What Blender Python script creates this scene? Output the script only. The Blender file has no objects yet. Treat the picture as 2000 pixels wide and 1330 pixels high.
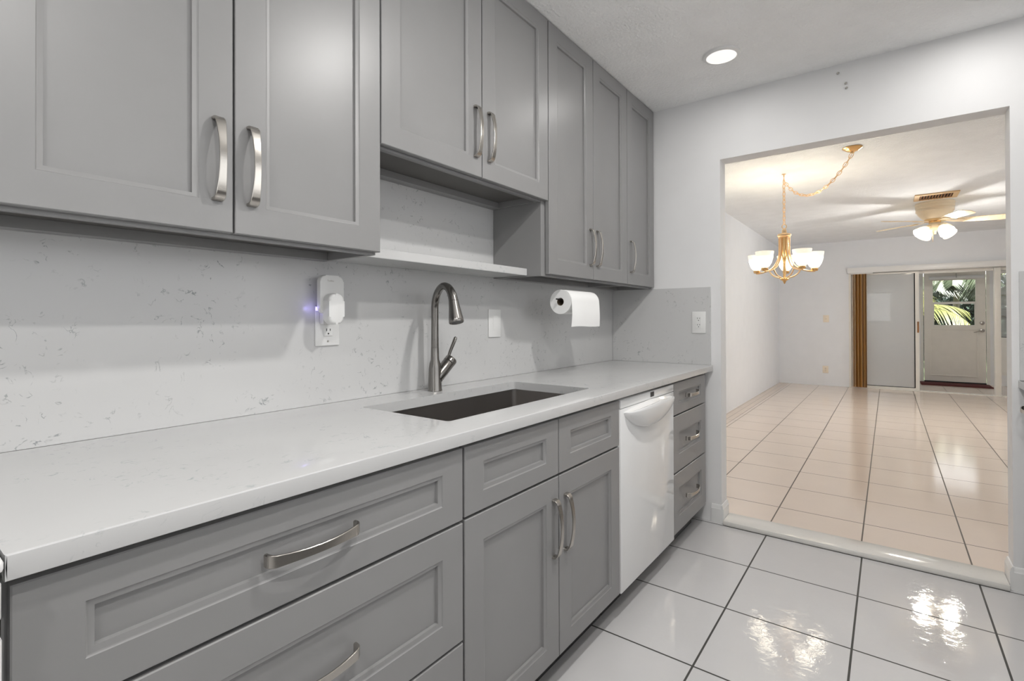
import bpy, bmesh, math, random
from mathutils import Vector, Matrix
random.seed(7)
S = bpy.context.scene
C = S.collection
PI = math.pi

# ------------------------------------------------------------------ camera
YAW, PITCH, ROLL = .6437, -.005, -.0032
cam = bpy.data.cameras.new('camera')
cam.sensor_fit = 'HORIZONTAL'; cam.sensor_width = 36.0
cam.lens = 979.55 / 2000 * 36.0
cam.shift_y = (619.21 - 665) / 2000
cam.clip_start = .02; cam.clip_end = 200
co = bpy.data.objects.new('camera', cam); C.objects.link(co)
R_ = Vector((math.sin(YAW), -math.cos(YAW), 0)); F_ = Vector((math.cos(YAW), math.sin(YAW), 0)); D_ = Vector((0, 0, -1))
F2 = F_ * math.cos(PITCH) + D_ * math.sin(PITCH); D2 = -F_ * math.sin(PITCH) + D_ * math.cos(PITCH)
R3 = R_ * math.cos(ROLL) - D2 * math.sin(ROLL); D3 = R_ * math.sin(ROLL) + D2 * math.cos(ROLL)
m = Matrix((( R3.x, -D3.x, -F2.x, 0), (R3.y, -D3.y, -F2.y, 0), (R3.z, -D3.z, -F2.z, 1.1845), (0, 0, 0, 1)))
co.matrix_world = m
S.camera = co

# ------------------------------------------------------------------ world, lights, exposure
W = bpy.data.worlds.new('sky'); S.world = W; W.use_nodes = True
bgn = W.node_tree.nodes['Background']
bgn.inputs['Color'].default_value = (.97, .985, 1.0, 1); bgn.inputs['Strength'].default_value = 1.5
sun = bpy.data.lights.new('sun', 'SUN'); sun.energy = 32.0; sun.angle = .01; sun.color = (1, .975, .95)
so = bpy.data.objects.new('sun', sun); C.objects.link(so)
so.rotation_euler = Vector((.30, .42, -.86)).to_track_quat('-Z', 'Y').to_euler()

CAN_W = 13.5           # watts of each recessed kitchen lamp
BULB_W = .8            # chandelier bulbs
FAN_W = 16.0             # fan bulbs
ZC = 2.488              # kitchen ceiling
ZD = 2.50               # dining ceiling
CANS = [(2.598, .652), (1.42, .17), (2.70, -.33), (.25, -.33), (-.75, .17)]  # the last lamp is unseen, added for light from behind the viewer

def light(name, kind, loc, energy, color=(1, 1, 1), size=.1, rot=(0, 0, 0), **k):
    l = bpy.data.lights.new(name, kind); l.energy = energy; l.color = color
    if kind == 'AREA':
        l.shape = k.get('shape', 'DISK'); l.size = size
        if 'size_y' in k: l.size_y = k['size_y']
    else: l.shadow_soft_size = size
    o = bpy.data.objects.new(name, l); C.objects.link(o); o.location = loc; o.rotation_euler = rot
    return o
for (x, y), k in zip(CANS, (.12, 1, .16, 1, .7)):
    light('recessed_lamp', 'AREA', (x, y, ZC - .014), CAN_W * k, (1, .98, .955), .085)
def portal(loc, rot, sx, sy):
    o = light('daylight_portal', 'AREA', loc, 1, size=sx, rot=rot, shape='RECTANGLE', size_y=sy)
    o.data.cycles.is_portal = True
    return o
portal((-1.62, .45, 1.585), (0, -PI / 2, 0), 1.07, 1.1)
portal((.75, -1.14, 1.625), (PI / 2, 0, 0), 2.9, 1.25)
portal((6.6, -3.52, 1.25), (PI / 2, 0, 0), 4.2, 2.3)
portal((11.1, -3.52, 1.25), (PI / 2, 0, 0), 1.3, 2.1)
portal((11.1, 1.62, 1.25), (-PI / 2, 0, 0), 1.3, 2.1)
portal((11.93, -.933, 1.455), (0, PI / 2, 0), .81, .575)

S.view_settings.view_transform = 'Standard'
S.view_settings.look = 'None'
S.view_settings.exposure = 0.34
S.view_settings.gamma = 1.0
S.view_settings.use_curve_mapping = False
S.cycles.use_denoising = True
S.cycles.max_bounces = 10; S.cycles.diffuse_bounces = 6; S.cycles.glossy_bounces = 4
S.cycles.transparent_max_bounces = 12; S.cycles.transmission_bounces = 6
S.cycles.caustics_reflective = False; S.cycles.caustics_refractive = False
S.cycles.sample_clamp_indirect = 12.0
S.cycles.blur_glossy = .1

# ------------------------------------------------------------------ materials
def nodes(name):
    mt = bpy.data.materials.new(name); mt.use_nodes = True
    nt = mt.node_tree; b = nt.nodes['Principled BSDF']
    return mt, nt, b
def setp(b, **k):
    for n, v in k.items():
        b.inputs[n.replace('_', ' ')].default_value = v
def coords(nt, scale=(1, 1, 1), loc=(0, 0, 0)):
    t = nt.nodes.new('ShaderNodeTexCoord'); mp = nt.nodes.new('ShaderNodeMapping')
    mp.inputs['Scale'].default_value = scale; mp.inputs['Location'].default_value = loc
    nt.links.new(t.outputs['Object'], mp.inputs['Vector'])
    return mp.outputs['Vector']
def noise(nt, vec, scale, detail=3, dist=0, rough=.5):
    n = nt.nodes.new('ShaderNodeTexNoise'); n.inputs['Scale'].default_value = scale
    n.inputs['Detail'].default_value = detail; n.inputs['Distortion'].default_value = dist
    n.inputs['Roughness'].default_value = rough
    nt.links.new(vec, n.inputs['Vector']); return n.outputs['Fac']
def ramp(nt, fac, stops):
    r = nt.nodes.new('ShaderNodeValToRGB'); e = r.color_ramp.elements
    while len(e) < len(stops): e.new(.5)
    for i, (p, c) in enumerate(stops):
        e[i].position = p; e[i].color = (c, c, c, 1) if not isinstance(c, tuple) else (*c, 1)
    nt.links.new(fac, r.inputs['Fac']); return r.outputs['Color']
def math_(nt, op, a, b=None):
    n = nt.nodes.new('ShaderNodeMath'); n.operation = op
    for i, v in enumerate((a, b)):
        if v is None: continue
        if isinstance(v, (int, float)): n.inputs[i].default_value = v
        else: nt.links.new(v, n.inputs[i])
    return n.outputs[0]
def mix(nt, fac, a, b):
    n = nt.nodes.new('ShaderNodeMix'); n.data_type = 'RGBA'
    for s, v in (('A', a), ('B', b)):
        i = [q for q in n.inputs if q.name == s and q.type == 'RGBA'][0]
        if isinstance(v, tuple): i.default_value = (*v, 1)
        else: nt.links.new(v, i)
    f = [q for q in n.inputs if q.name == 'Factor' and q.type == 'VALUE'][0]
    if isinstance(fac, (int, float)): f.default_value = fac
    else: nt.links.new(fac, f)
    return [q for q in n.outputs if q.type == 'RGBA'][0]
def bump(nt, b, height, strength, dist):
    n = nt.nodes.new('ShaderNodeBump'); n.inputs['Strength'].default_value = strength; n.inputs['Distance'].default_value = dist
    nt.links.new(height, n.inputs['Height']); nt.links.new(n.outputs['Normal'], b.inputs['Normal'])
def plain(name, col, rough=.5, metal=0., bscale=0, bstr=0, bdist=.001, var=.0, spec=.5, stretch=(1, 1, 1)):
    mt, nt, b = nodes(name)
    setp(b, Base_Color=(*col, 1), Roughness=rough, Metallic=metal, Specular_IOR_Level=spec)
    v = coords(nt, stretch)
    if var:
        f = noise(nt, v, 6, 4)
        c = mix(nt, ramp(nt, f, [(.35, 0.), (.65, 1.)]), tuple(x * (1 - var) for x in col), tuple(min(1, x * (1 + var)) for x in col))
        nt.links.new(c, b.inputs['Base Color'])
    if bscale: bump(nt, b, noise(nt, v, bscale, 4), bstr, bdist)
    return mt
def wood(name, c1, c2, scale=(14, 14, 1.2), rough=.4):
    mt, nt, b = nodes(name); setp(b, Roughness=rough)
    v = coords(nt, scale)
    f = noise(nt, v, 3, 6, 1.2)
    nt.links.new(mix(nt, ramp(nt, f, [(.3, 0.), (.7, 1.)]), c1, c2), b.inputs['Base Color'])
    return mt
def quartz(name, base, vein, amt=.6, rough=.12):
    mt, nt, b = nodes(name); setp(b, Roughness=rough)
    v = coords(nt)
    cl = ramp(nt, noise(nt, v, 5.5, 3), [(.46, 0.), (.60, 1.)])
    n1 = noise(nt, v, 26, 4, 1.2)
    ve = ramp(nt, math_(nt, 'ABSOLUTE', math_(nt, 'SUBTRACT', n1, .5)), [(0., 1.), (.025, 0.)])
    br = ramp(nt, noise(nt, v, 42, 2), [(.53, 0.), (.62, 1.)])
    sp = math_(nt, 'MULTIPLY', math_(nt, 'MULTIPLY', cl, ve), br)
    sp = math_(nt, 'MULTIPLY', sp, amt)
    soft = ramp(nt, noise(nt, v, 3, 5), [(.3, .0), (.8, .12)])
    c = mix(nt, soft, base, tuple(x * .8 for x in base))
    nt.links.new(mix(nt, sp, c, vein), b.inputs['Base Color'])
    return mt
def tiles(name, col, grout, sx, sy, ox, oy, mort=.0038, rough=.035, bscale=24, bstr=.10):
    mt, nt, b = nodes(name); setp(b, Roughness=rough)
    v = coords(nt)
    mp = nt.nodes.new('ShaderNodeMapping'); mp.inputs['Location'].default_value = (-ox, -oy, 0)
    nt.links.new(v, mp.inputs['Vector'])
    br = nt.nodes.new('ShaderNodeTexBrick'); br.offset = 0; br.squash = 1
    for k_, v_ in (('Scale', 1.), ('Mortar Size', mort), ('Mortar Smooth', .15), ('Bias', 0.), ('Brick Width', sx), ('Row Height', sy)):
        br.inputs[k_].default_value = v_
    nt.links.new(mp.outputs['Vector'], br.inputs['Vector'])
    f = noise(nt, v, 4, 4)
    tc = mix(nt, ramp(nt, f, [(.3, 0.), (.7, 1.)]), tuple(x * .97 for x in col), col)
    nt.links.new(mix(nt, br.outputs['Fac'], tc, grout), b.inputs['Base Color'])
    rr = nt.nodes.new('ShaderNodeMapRange'); rr.inputs['To Min'].default_value = rough; rr.inputs['To Max'].default_value = .6
    nt.links.new(br.outputs['Fac'], rr.inputs['Value']); nt.links.new(rr.outputs['Result'], b.inputs['Roughness'])
    h = math_(nt, 'ADD', noise(nt, v, bscale, 4, 1.2, .6), math_(nt, 'MULTIPLY', noise(nt, v, 8, 2), 1.2))
    h = math_(nt, 'SUBTRACT', h, math_(nt, 'MULTIPLY', br.outputs['Fac'], 1.0))
    bump(nt, b, h, bstr, .004)
    return mt
def glow(name, col, emit, strength, rough=.4):
    mt, nt, b = nodes(name); setp(b, Base_Color=(*col, 1), Roughness=rough)
    b.inputs['Emission Color'].default_value = (*emit, 1); b.inputs['Emission Strength'].default_value = strength
    return mt
def shade_mat(name, hi, lo):
    # lit frosted glass, brightest around the bulb, calmer towards neck and rim
    mt, nt, b = nodes(name); setp(b, Base_Color=(.86, .82, .74, 1), Roughness=.35)
    t = nt.nodes.new('ShaderNodeTexCoord'); sp = nt.nodes.new('ShaderNodeSeparateXYZ'); nt.links.new(t.outputs['Generated'], sp.inputs[0])
    b.inputs['Emission Color'].default_value = (1, .89, .70, 1)
    r_ = nt.nodes.new('ShaderNodeMapRange'); r_.interpolation_type = 'SMOOTHSTEP'
    for k_, v_ in (('From Min', .0), ('From Max', .36), ('To Min', hi), ('To Max', lo)): r_.inputs[k_].default_value = v_
    v = math_(nt, 'ABSOLUTE', math_(nt, 'SUBTRACT', sp.outputs['Z'], .38))
    nt.links.new(v, r_.inputs['Value']); nt.links.new(r_.outputs['Result'], b.inputs['Emission Strength'])
    return mt
def glass(name, tint=(1, 1, 1), ior=1.45, white_mix=0.):
    mt = bpy.data.materials.new(name); mt.use_nodes = True; nt = mt.node_tree; nt.nodes.clear()
    o = nt.nodes.new('ShaderNodeOutputMaterial'); t = nt.nodes.new('ShaderNodeBsdfTransparent'); g = nt.nodes.new('ShaderNodeBsdfGlossy')
    t.inputs['Color'].default_value = (*tint, 1); g.inputs['Roughness'].default_value = .02
    fr = nt.nodes.new('ShaderNodeFresnel'); fr.inputs['IOR'].default_value = ior
    mx = nt.nodes.new('ShaderNodeMixShader')
    nt.links.new(fr.outputs[0], mx.inputs[0]); nt.links.new(t.outputs[0], mx.inputs[1]); nt.links.new(g.outputs[0], mx.inputs[2])
    out = mx.outputs[0]
    if white_mix:
        d = nt.nodes.new('ShaderNodeBsdfDiffuse'); d.inputs['Color'].default_value = (.88, .89, .89, 1)
        m2 = nt.nodes.new('ShaderNodeMixShader'); m2.inputs[0].default_value = white_mix
        nt.links.new(out, m2.inputs[1]); nt.links.new(d.outputs[0], m2.inputs[2]); out = m2.outputs[0]
    nt.links.new(out, o.inputs['Surface'])
    return mt
def leafm(name, c1, c2, scale=3):
    mt, nt, b = nodes(name); setp(b, Roughness=.45)
    f = noise(nt, coords(nt), scale, 3)
    nt.links.new(mix(nt, ramp(nt, f, [(.3, 0.), (.7, 1.)]), c1, c2), b.inputs['Base Color'])
    return mt

M = dict(
    cab=plain('grey_cabinet_paint', (.245, .243, .242), .36, var=.02),
    cabin=plain('shade_darkened_cabinet_paint', (.11, .105, .10), .5, var=.05),  # the cabinet grey darkened, painting in the shade of the unlit underside
    gap=plain('gap_shade_and_black_parts', (.012, .012, .012), .8, var=.1),  # near black; paints shade into the cabinet gaps, also used on seal and tub
    toe=plain('shade_darkened_toe_board', (.05, .05, .05), .5, var=.1),  # toe kick colour darkened to paint in the shadow below the doors
    steel=plain('brushed_nickel', (.49, .465, .43), .22, 1., 90, .05, .001, stretch=(1, 1, 8)),
    faucet=plain('brushed_faucet_steel', (.23, .22, .207), .25, 1., 70, .04, .001, stretch=(4, 4, .4)),
    sink=plain('satin_sink_steel', (.40, .38, .365), .35, 1., 60, .05, .001, stretch=(1, 6, 1)),
    white=plain('gloss_white_enamel', (.78, .78, .775), .05, var=.01, spec=.7),
    plastic=plain('white_plastic', (.78, .78, .77), .35, var=.01),
    ivory=plain('ivory_plastic', (.82, .73, .60), .4, var=.01),
    black=plain('black_plastic', (.012, .012, .012), .4, var=.2),
    dark=plain('dark_slot', (.02, .02, .02), .8, var=.1),
    wall=plain('white_wall_paint', (.79, .79, .792), .6, bscale=120, bstr=.08, bdist=.001, var=.01),
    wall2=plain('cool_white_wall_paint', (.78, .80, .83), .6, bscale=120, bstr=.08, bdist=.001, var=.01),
    trim=plain('white_trim_paint', (.80, .80, .79), .3, var=.01),
    trimw=plain('cream_door_paint', (.80, .76, .69), .35, var=.02),
    trimg=plain('cream_frame_paint', (.80, .78, .73), .4, var=.02),
    ceil=plain('popcorn_ceiling', (.91, .91, .905), .85, bscale=75, bstr=.7, bdist=.010, var=.02),
    ceil2=plain('light_offset_popcorn_ceiling', (.86, .885, .91), .85, bscale=75, bstr=.7, bdist=.010, var=.02),  # tinted cool to cancel the warm bounced light on the dining ceiling
    quartz=quartz('speckled_white_quartz', (.57, .57, .567), (.28, .32, .33), .7, .10),
    quartz2=quartz('speckled_quartz_slab', (.59, .59, .588), (.20, .22, .225), .95, .2),
    sill=quartz('white_marble_sill', (.76, .745, .71), (.5, .5, .5), .4, .12),
    tile=tiles('white_gloss_tile', (.63, .624, .626), (.05, .05, .045), .429, .429, 2.5992, .5405),
    tile2=tiles('beige_gloss_tile', (.80, .69, .60), (.10, .08, .065), .447, .4275, 3.474, .118, .0036, .07, 50, .06),
    tile3=tiles('beige_border_tile', (.74, .62, .52), (.14, .11, .09), .447, .071, 3.474, 1.4405, .0026, .07, 50, .06),
    paper=plain('white_paper', (.88, .88, .87), .9, bscale=160, bstr=.15, bdist=.001),
    brass=plain('polished_brass', (.80, .52, .24), .2, 1., var=.05),
    brassw=plain('satin_gold', (.83, .60, .36), .3, 1., var=.05),
    fan=plain('cream_fan_enamel', (.82, .70, .52), .3, var=.02),
    blade=wood('pale_oak_blade', (.80, .64, .42), (.90, .78, .58), (3, 14, 3)),
    blind=wood('honey_wood_blind', (.56, .30, .07), (.80, .50, .17), (30, 30, .6), .3),
    blind2=wood('dark_wood_blind', (.30, .13, .02), (.45, .22, .05), (30, 30, .6), .3),
    ventm=plain('tan_vent_enamel', (.72, .50, .28), .4, var=.03),
    ventd=plain('brown_vent_louver', (.30, .13, .04), .5, var=.1),
    mat_=plain('dark_red_mat', (.09, .012, .01), .9, bscale=200, bstr=.6, bdist=.004),
    shade=shade_mat('frosted_glass_shade', 11.0, .55), fshade=shade_mat('frosted_fan_shade', 5.0, .9),
    bulb=glow('lit_bulb', (1, 1, 1), (1, .9, .7), 8),
    lens=glow('lamp_diffuser', (.85, .84, .82), (1, .96, .92), .55),
    led=glow('blue_led', (.5, .5, .9), (.45, .40, 1), 1.2),
    glass=glass('clear_glass'), slider=glass('whitened_door_glass', (.96, .98, .98), 2.0, .42),  # slider pane has white mixed in, standing in for the bright sun room
    obscure=glass('obscure_glass', (.85, .88, .88), 1.5, .35),
    metal=plain('satin_nickel_lever', (.5, .48, .45), .3, 1., var=.05),
    oven=plain('black_oven_glass', (.015, .015, .017), .08, var=.1),
    palm=leafm('yellow_green_frond', (0.0422, 0.0551, 0.0048), (0.0925, 0.0925, 0.0150)),
    palm2=leafm('green_frond', (0.0190, 0.0360, 0.0129), (0.0503, 0.0632, 0.0340)),
    palm3=leafm('olive_frond', (0.0252, 0.0381, 0.0075), (0.0592, 0.0632, 0.0231)),
    stem=leafm('frond_stem', (0.0592, 0.0632, 0.0170), (0.0762, 0.0762, 0.0292)),
    hedge=leafm('hedge_leaf', (0.0048, 0.0150, 0.0082), (0.0190, 0.0340, 0.0211)),
    grass=leafm('lawn', (0.0238, 0.0408, 0.0136), (0.0476, 0.0680, 0.0272), 9),
    trunk=wood('palm_trunk', (.2, .16, .11), (.35, .3, .22)),
)

# ------------------------------------------------------------------ mesh helpers
def BM(): return bmesh.new()
def box(bm, x0, x1, y0, y1, z0, z1):
    v = [bm.verts.new((x, y, z)) for x in (x0, x1) for y in (y0, y1) for z in (z0, z1)]
    for f in ((0, 1, 3, 2), (4, 6, 7, 5), (0, 4, 5, 1), (2, 3, 7, 6), (0, 2, 6, 4), (1, 5, 7, 3)):
        bm.faces.new([v[i] for i in f])
    return bm
def rbox(x0, x1, y0, y1, z0, z1, r=.003, seg=2):
    bm = BM(); box(bm, x0, x1, y0, y1, z0, z1)
    bmesh.ops.bevel(bm, geom=list(bm.edges), offset=r, segments=seg, profile=.5, affect='EDGES')
    return bm
def join(*bms):
    out = bms[0]
    for b in bms[1:]:
        me = bpy.data.meshes.new('tmp'); b.to_mesh(me); b.free(); out.from_mesh(me); bpy.data.meshes.remove(me)
    return out
def prism(bm, poly, axis, a, b):
    def P(u, v, w): return {'x': (w, u, v), 'y': (u, w, v), 'z': (u, v, w)}[axis]
    A = [bm.verts.new(P(u, v, a)) for u, v in poly]; B = [bm.verts.new(P(u, v, b)) for u, v in poly]
    bm.faces.new(A); bm.faces.new(B[::-1]); n = len(poly)
    for i in range(n): bm.faces.new((A[i], A[(i + 1) % n], B[(i + 1) % n], B[i]))
    return bm
def rrect(x0, x1, z0, z1, r, n=6):
    p = []
    for cx, cz, a in ((x1 - r, z1 - r, 0), (x0 + r, z1 - r, 90), (x0 + r, z0 + r, 180), (x1 - r, z0 + r, 270)):
        for i in range(n + 1):
            t = math.radians(a + 90 * i / n); p.append((cx + r * math.cos(t), cz + r * math.sin(t)))
    return p
def lathe(bm, prof, origin=(0, 0, 0), axis=(0, 0, 1), seg=32, cap=True):
    q = Vector(axis).normalized().to_track_quat('Z', 'Y'); o = Vector(origin); rings = []
    for r, z in prof:
        if r < 1e-6: rings.append([bm.verts.new(o + q @ Vector((0, 0, z)))])
        else: rings.append([bm.verts.new(o + q @ Vector((r * math.cos(2 * PI * i / seg), r * math.sin(2 * PI * i / seg), z))) for i in range(seg)])
    for a, b in zip(rings, rings[1:]):
        if len(a) == 1 and len(b) == 1: continue
        for i in range(seg):
            j = (i + 1) % seg
            if len(a) == 1: bm.faces.new((a[0], b[i], b[j]))
            elif len(b) == 1: bm.faces.new((a[i], b[0], a[j]))
            else: bm.faces.new((a[i], b[i], b[j], a[j]))
    if cap:
        if len(rings[0]) > 1: bm.faces.new(rings[0][::-1])
        if len(rings[-1]) > 1: bm.faces.new(rings[-1])
    return bm
def tube(bm, pts, rad, seg=12, cap=True, flat=1.0, up=None):
    pts = [Vector(p) for p in pts]; n = len(pts)
    rads = rad if isinstance(rad, (list, tuple)) else [rad] * n
    prev = None; rings = []
    for i, p in enumerate(pts):
        t = (pts[min(i + 1, n - 1)] - pts[max(i - 1, 0)]).normalized()
        if prev is None:
            ref = Vector(up) if up else (Vector((0, 0, 1)) if abs(t.z) < .9 else Vector((1, 0, 0)))
        else: ref = prev
        a = (ref - t * ref.dot(t)).normalized(); b = t.cross(a); prev = a
        rings.append([bm.verts.new(p + a * rads[i] * math.cos(2 * PI * k / seg) * flat + b * rads[i] * math.sin(2 * PI * k / seg)) for k in range(seg)])
    for A, B in zip(rings, rings[1:]):
        for i in range(seg): bm.faces.new((A[i], A[(i + 1) % seg], B[(i + 1) % seg], B[i]))
    if cap: bm.faces.new(rings[0][::-1]); bm.faces.new(rings[-1])
    return bm
def strap(bm, pts, widths, thick, wdir):
    """rectangular strap swept along pts; wdir is the width direction"""
    wdir = Vector(wdir).normalized(); pts = [Vector(p) for p in pts]; n = len(pts); rings = []
    for i, p in enumerate(pts):
        t = (pts[min(i + 1, n - 1)] - pts[max(i - 1, 0)]).normalized(); nn = t.cross(wdir).normalized()
        w = widths[i] / 2; h = (thick[i] if isinstance(thick, list) else thick) / 2; e = min(h, w) * .45
        rings.append([bm.verts.new(p + wdir * a + nn * b) for a, b in ((w - e, h), (-w + e, h), (-w, h - e), (-w, -h + e), (-w + e, -h), (w - e, -h), (w, -h + e), (w, h - e))])
    for A, B in zip(rings, rings[1:]):
        for i in range(8): bm.faces.new((A[i], A[(i + 1) % 8], B[(i + 1) % 8], B[i]))
    bm.faces.new(rings[0][::-1]); bm.faces.new(rings[-1])
    return bm
def link(name, bm, mt, parent=None, origin=None, angle=35, smooth=True):
    bmesh.ops.recalc_face_normals(bm, faces=bm.faces)
    if origin is not None: bmesh.ops.translate(bm, verts=bm.verts, vec=-Vector(origin))
    me = bpy.data.meshes.new(name); bm.to_mesh(me); bm.free()
    me.materials.append(mt)
    if smooth:
        me.polygons.foreach_set('use_smooth', [True] * len(me.polygons))
        me.set_sharp_from_angle(angle=math.radians(angle))
    o = bpy.data.objects.new(name, me); C.objects.link(o)
    if parent: o.parent = parent
    return o
def tag(o, label, cat, group=None):
    o['label'] = label; o['category'] = cat
    if group: o['group'] = group
    return o
class Thing:
    def __init__(s, name, label, cat, loc, group=None):
        s.o = bpy.data.objects.new(name, None); C.objects.link(s.o); s.o.location = loc; s.o.empty_display_size = .1
        s.loc = Vector(loc); tag(s.o, label, cat, group)
    def part(s, name, bm, mt, parent=None, label=None, **k):
        o = link(name, bm, mt, parent or s.o, s.loc, **k)
        if label: o['label'] = label
        return o
def single(name, bm, mt, label, cat, loc=(0, 0, 0), group=None, **k):
    o = link(name, bm, mt, None, loc, **k); o.location = loc
    return tag(o, label, cat, group)
def struct(name, bm, mt, parent=None, **k):
    o = link(name, bm, mt, parent, **k)
    if not parent: o['kind'] = 'structure'
    return o

# ------------------------------------------------------------------ dimensions
YW = 1.458      # backsplash face, left wall
YWALL = 1.470
XB = 3.062      # end wall, kitchen face
XB2 = 3.174     # end wall, dining face
YJL, YJR, ZO = .780, -.430, 2.113
XD = 10.257     # dining end wall
XS = 11.9       # sun room end wall
YD = 1.60
YR = -3.5
ZF = .02

# ------------------------------------------------------------------ room shell
def boxes(*bs):
    bm = BM()
    for b in bs: box(bm, *b)
    return bm
struct('floor', boxes((-1.75, XB + .05, -1.25, 1.6, -.1, 0)), M['tile'], smooth=False)
struct('floor_dining', boxes((XB + .05, XS + .12, YR - .12, YD + .12, -.1, ZF)), M['tile2'], smooth=False)
struct('ceiling', boxes((-1.75, XB, -1.25, 1.6, ZC, ZC + .12)), M['ceil'], smooth=False)
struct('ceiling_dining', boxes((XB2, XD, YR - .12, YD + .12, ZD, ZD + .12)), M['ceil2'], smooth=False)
struct('ceiling_sunroom', boxes((XD + .11, XS + .12, YR - .12, YD + .12, 2.35, 2.62)), M['ceil'], smooth=False)
struct('wall_left', boxes((-1.75, XB, YWALL, 1.72, 0, ZC)), M['wall'], smooth=False)
struct('wall_right', boxes((-1.75, -.7, -1.25, -1.12, 0, ZC), (2.2, XB, -1.25, -1.12, 0, ZC), (-.7, 2.2, -1.25, -1.12, 0, 1.0), (-.7, 2.2, -1.25, -1.12, 2.25, ZC)), M['wall'], smooth=False)
# end wall with the wide opening
struct('wall_end', boxes((XB, XB2, YJL, YD + .12, 0, 2.62), (XB, XB2, YR - .12, YJR, 0, 2.62), (XB, XB2, YJR, YJL, ZO, 2.62)), M['wall'], smooth=False)
# back wall with a window behind the viewer
wy0, wy1, wz0, wz1 = -.10, 1.00, 1.05, 2.12
struct('wall_back', boxes((-1.75, -1.6, -1.25, wy0, 0, ZC), (-1.75, -1.6, wy1, 1.6, 0, ZC), (-1.75, -1.6, wy0, wy1, 0, wz0), (-1.75, -1.6, wy0, wy1, wz1, ZC)), M['wall'], smooth=False)
def window(name, axis, p0, p1, a0, a1, z0, z1, cols, rows, mt=None, pane='glass'):
    """frame with muntins in the plane axis = p0..p1; children window_pane"""
    bm = BM(); t = .045
    def B(a, b, c, d):
        if axis == 'x': box(bm, p0, p1, a, b, c, d)
        else: box(bm, a, b, p0, p1, c, d)
    B(a0, a0 + t, z0, z1); B(a1 - t, a1, z0, z1); B(a0 + t, a1 - t, z0, z0 + t); B(a0 + t, a1 - t, z1 - t, z1)
    for i in range(1, cols):
        c = a0 + (a1 - a0) * i / cols; B(c - .012, c + .012, z0 + t, z1 - t)
    for i in range(1, rows):
        c = z0 + (z1 - z0) * i / rows
        for j in range(cols):
            l = a0 + t if j == 0 else a0 + (a1 - a0) * j / cols + .012
            r = a1 - t if j == cols - 1 else a0 + (a1 - a0) * (j + 1) / cols - .012
            B(l, r, c - .012, c + .012)
    o = struct(name, bm, mt or M['trim'], smooth=False)
    pm = BM(); c = (p0 + p1) / 2
    if axis == 'x': box(pm, c - .003, c + .003, a0 + t * .5, a1 - t * .5, z0 + t * .5, z1 - t * .5)
    else: box(pm, a0 + t * .5, a1 - t * .5, c - .003, c + .003, z0 + t * .5, z1 - t * .5)
    struct('window_pane', pm, M[pane], o, smooth=False)
    return o
window('window_1', 'x', -1.70, -1.64, wy0, wy1, wz0, wz1, 3, 2)
# dining room
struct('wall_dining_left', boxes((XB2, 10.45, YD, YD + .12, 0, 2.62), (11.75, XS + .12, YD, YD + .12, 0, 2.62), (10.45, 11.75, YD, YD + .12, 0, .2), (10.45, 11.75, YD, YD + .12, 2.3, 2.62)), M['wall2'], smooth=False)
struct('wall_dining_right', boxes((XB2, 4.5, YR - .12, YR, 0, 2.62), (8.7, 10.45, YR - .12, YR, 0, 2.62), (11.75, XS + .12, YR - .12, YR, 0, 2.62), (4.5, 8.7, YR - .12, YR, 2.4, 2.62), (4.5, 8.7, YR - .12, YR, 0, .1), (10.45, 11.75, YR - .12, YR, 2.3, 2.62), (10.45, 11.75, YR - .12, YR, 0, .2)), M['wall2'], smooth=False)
window('added_window_2', 'y', YR - .09, YR - .03, 4.5, 8.7, .1, 2.4, 4, 1)  # unseen window added to bring daylight into the dining room
window('added_window_3', 'y', YR - .09, YR - .03, 10.45, 11.75, .2, 2.3, 2, 1)  # unseen, put in to brighten the sun room
window('added_window_5', 'y', -1.22, -1.16, -.7, 2.2, 1.0, 2.25, 2, 1)  # unseen window added as fill light for the kitchen and its wall cabinets
window('added_window_6', 'y', YD + .03, YD + .09, 10.45, 11.75, .2, 2.3, 2, 1)  # second unseen sun room window, added for more light
# dining end wall: left of the opening, above the opening, right end
OL, OR, OZ = .535, -2.6, 1.945
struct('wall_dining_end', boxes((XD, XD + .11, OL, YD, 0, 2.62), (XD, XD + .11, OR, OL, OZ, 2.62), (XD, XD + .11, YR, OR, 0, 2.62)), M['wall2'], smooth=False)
# sun room end wall with the outside door and side light
struct('wall_sunroom', boxes((XS, XS + .12, -.47, YD, 0, 2.35), (XS, XS + .12, -1.40, -.47, 2.03, 2.35), (XS, XS + .12, -1.50, -1.40, 0, 2.35), (XS, XS + .12, -2.1, -1.50, 2.0, 2.35), (XS, XS + .12, -2.1, -1.50, 0, .20), (XS, XS + .12, YR, -2.1, 0, 2.35)), M['wall'], smooth=False)

# base boards
def bb_profile(h, t): return [(0, 0), (t, 0), (t, h * .78), (t * .75, h * .84), (t * .7, h * .92), (t * .35, h), (0, h)]
def baseboard(name, runs, h=.10, t=.013):
    bm = BM()
    for x0, x1, y0, y1, nx, ny, zb in runs:      # run from (x0,y0) to (x1,y1), outward normal (nx,ny)
        A, B = [], []
        for u, v in bb_profile(h, t):
            A.append(bm.verts.new((x0 + nx * u, y0 + ny * u, zb + v))); B.append(bm.verts.new((x1 + nx * u, y1 + ny * u, zb + v)))
        n = len(A); bm.faces.new(A); bm.faces.new(B[::-1])
        for i in range(n): bm.faces.new((A[i], A[(i + 1) % n], B[(i + 1) % n], B[i]))
    return struct(name, bm, M['trim'], angle=25)
t_ = .013
baseboard('baseboard_left', [(XB, XB, .835, YJL, -1, 0, 0), (XB - t_, XB2, YJL, YJL, 0, -1, 0.001)], .104, t_)
baseboard('baseboard_right', [(XB, XB, YJR, -.465, -1, 0, 0), (XB - t_, XB2, YJR, YJR, 0, 1, 0.001)], .102, t_)
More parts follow.
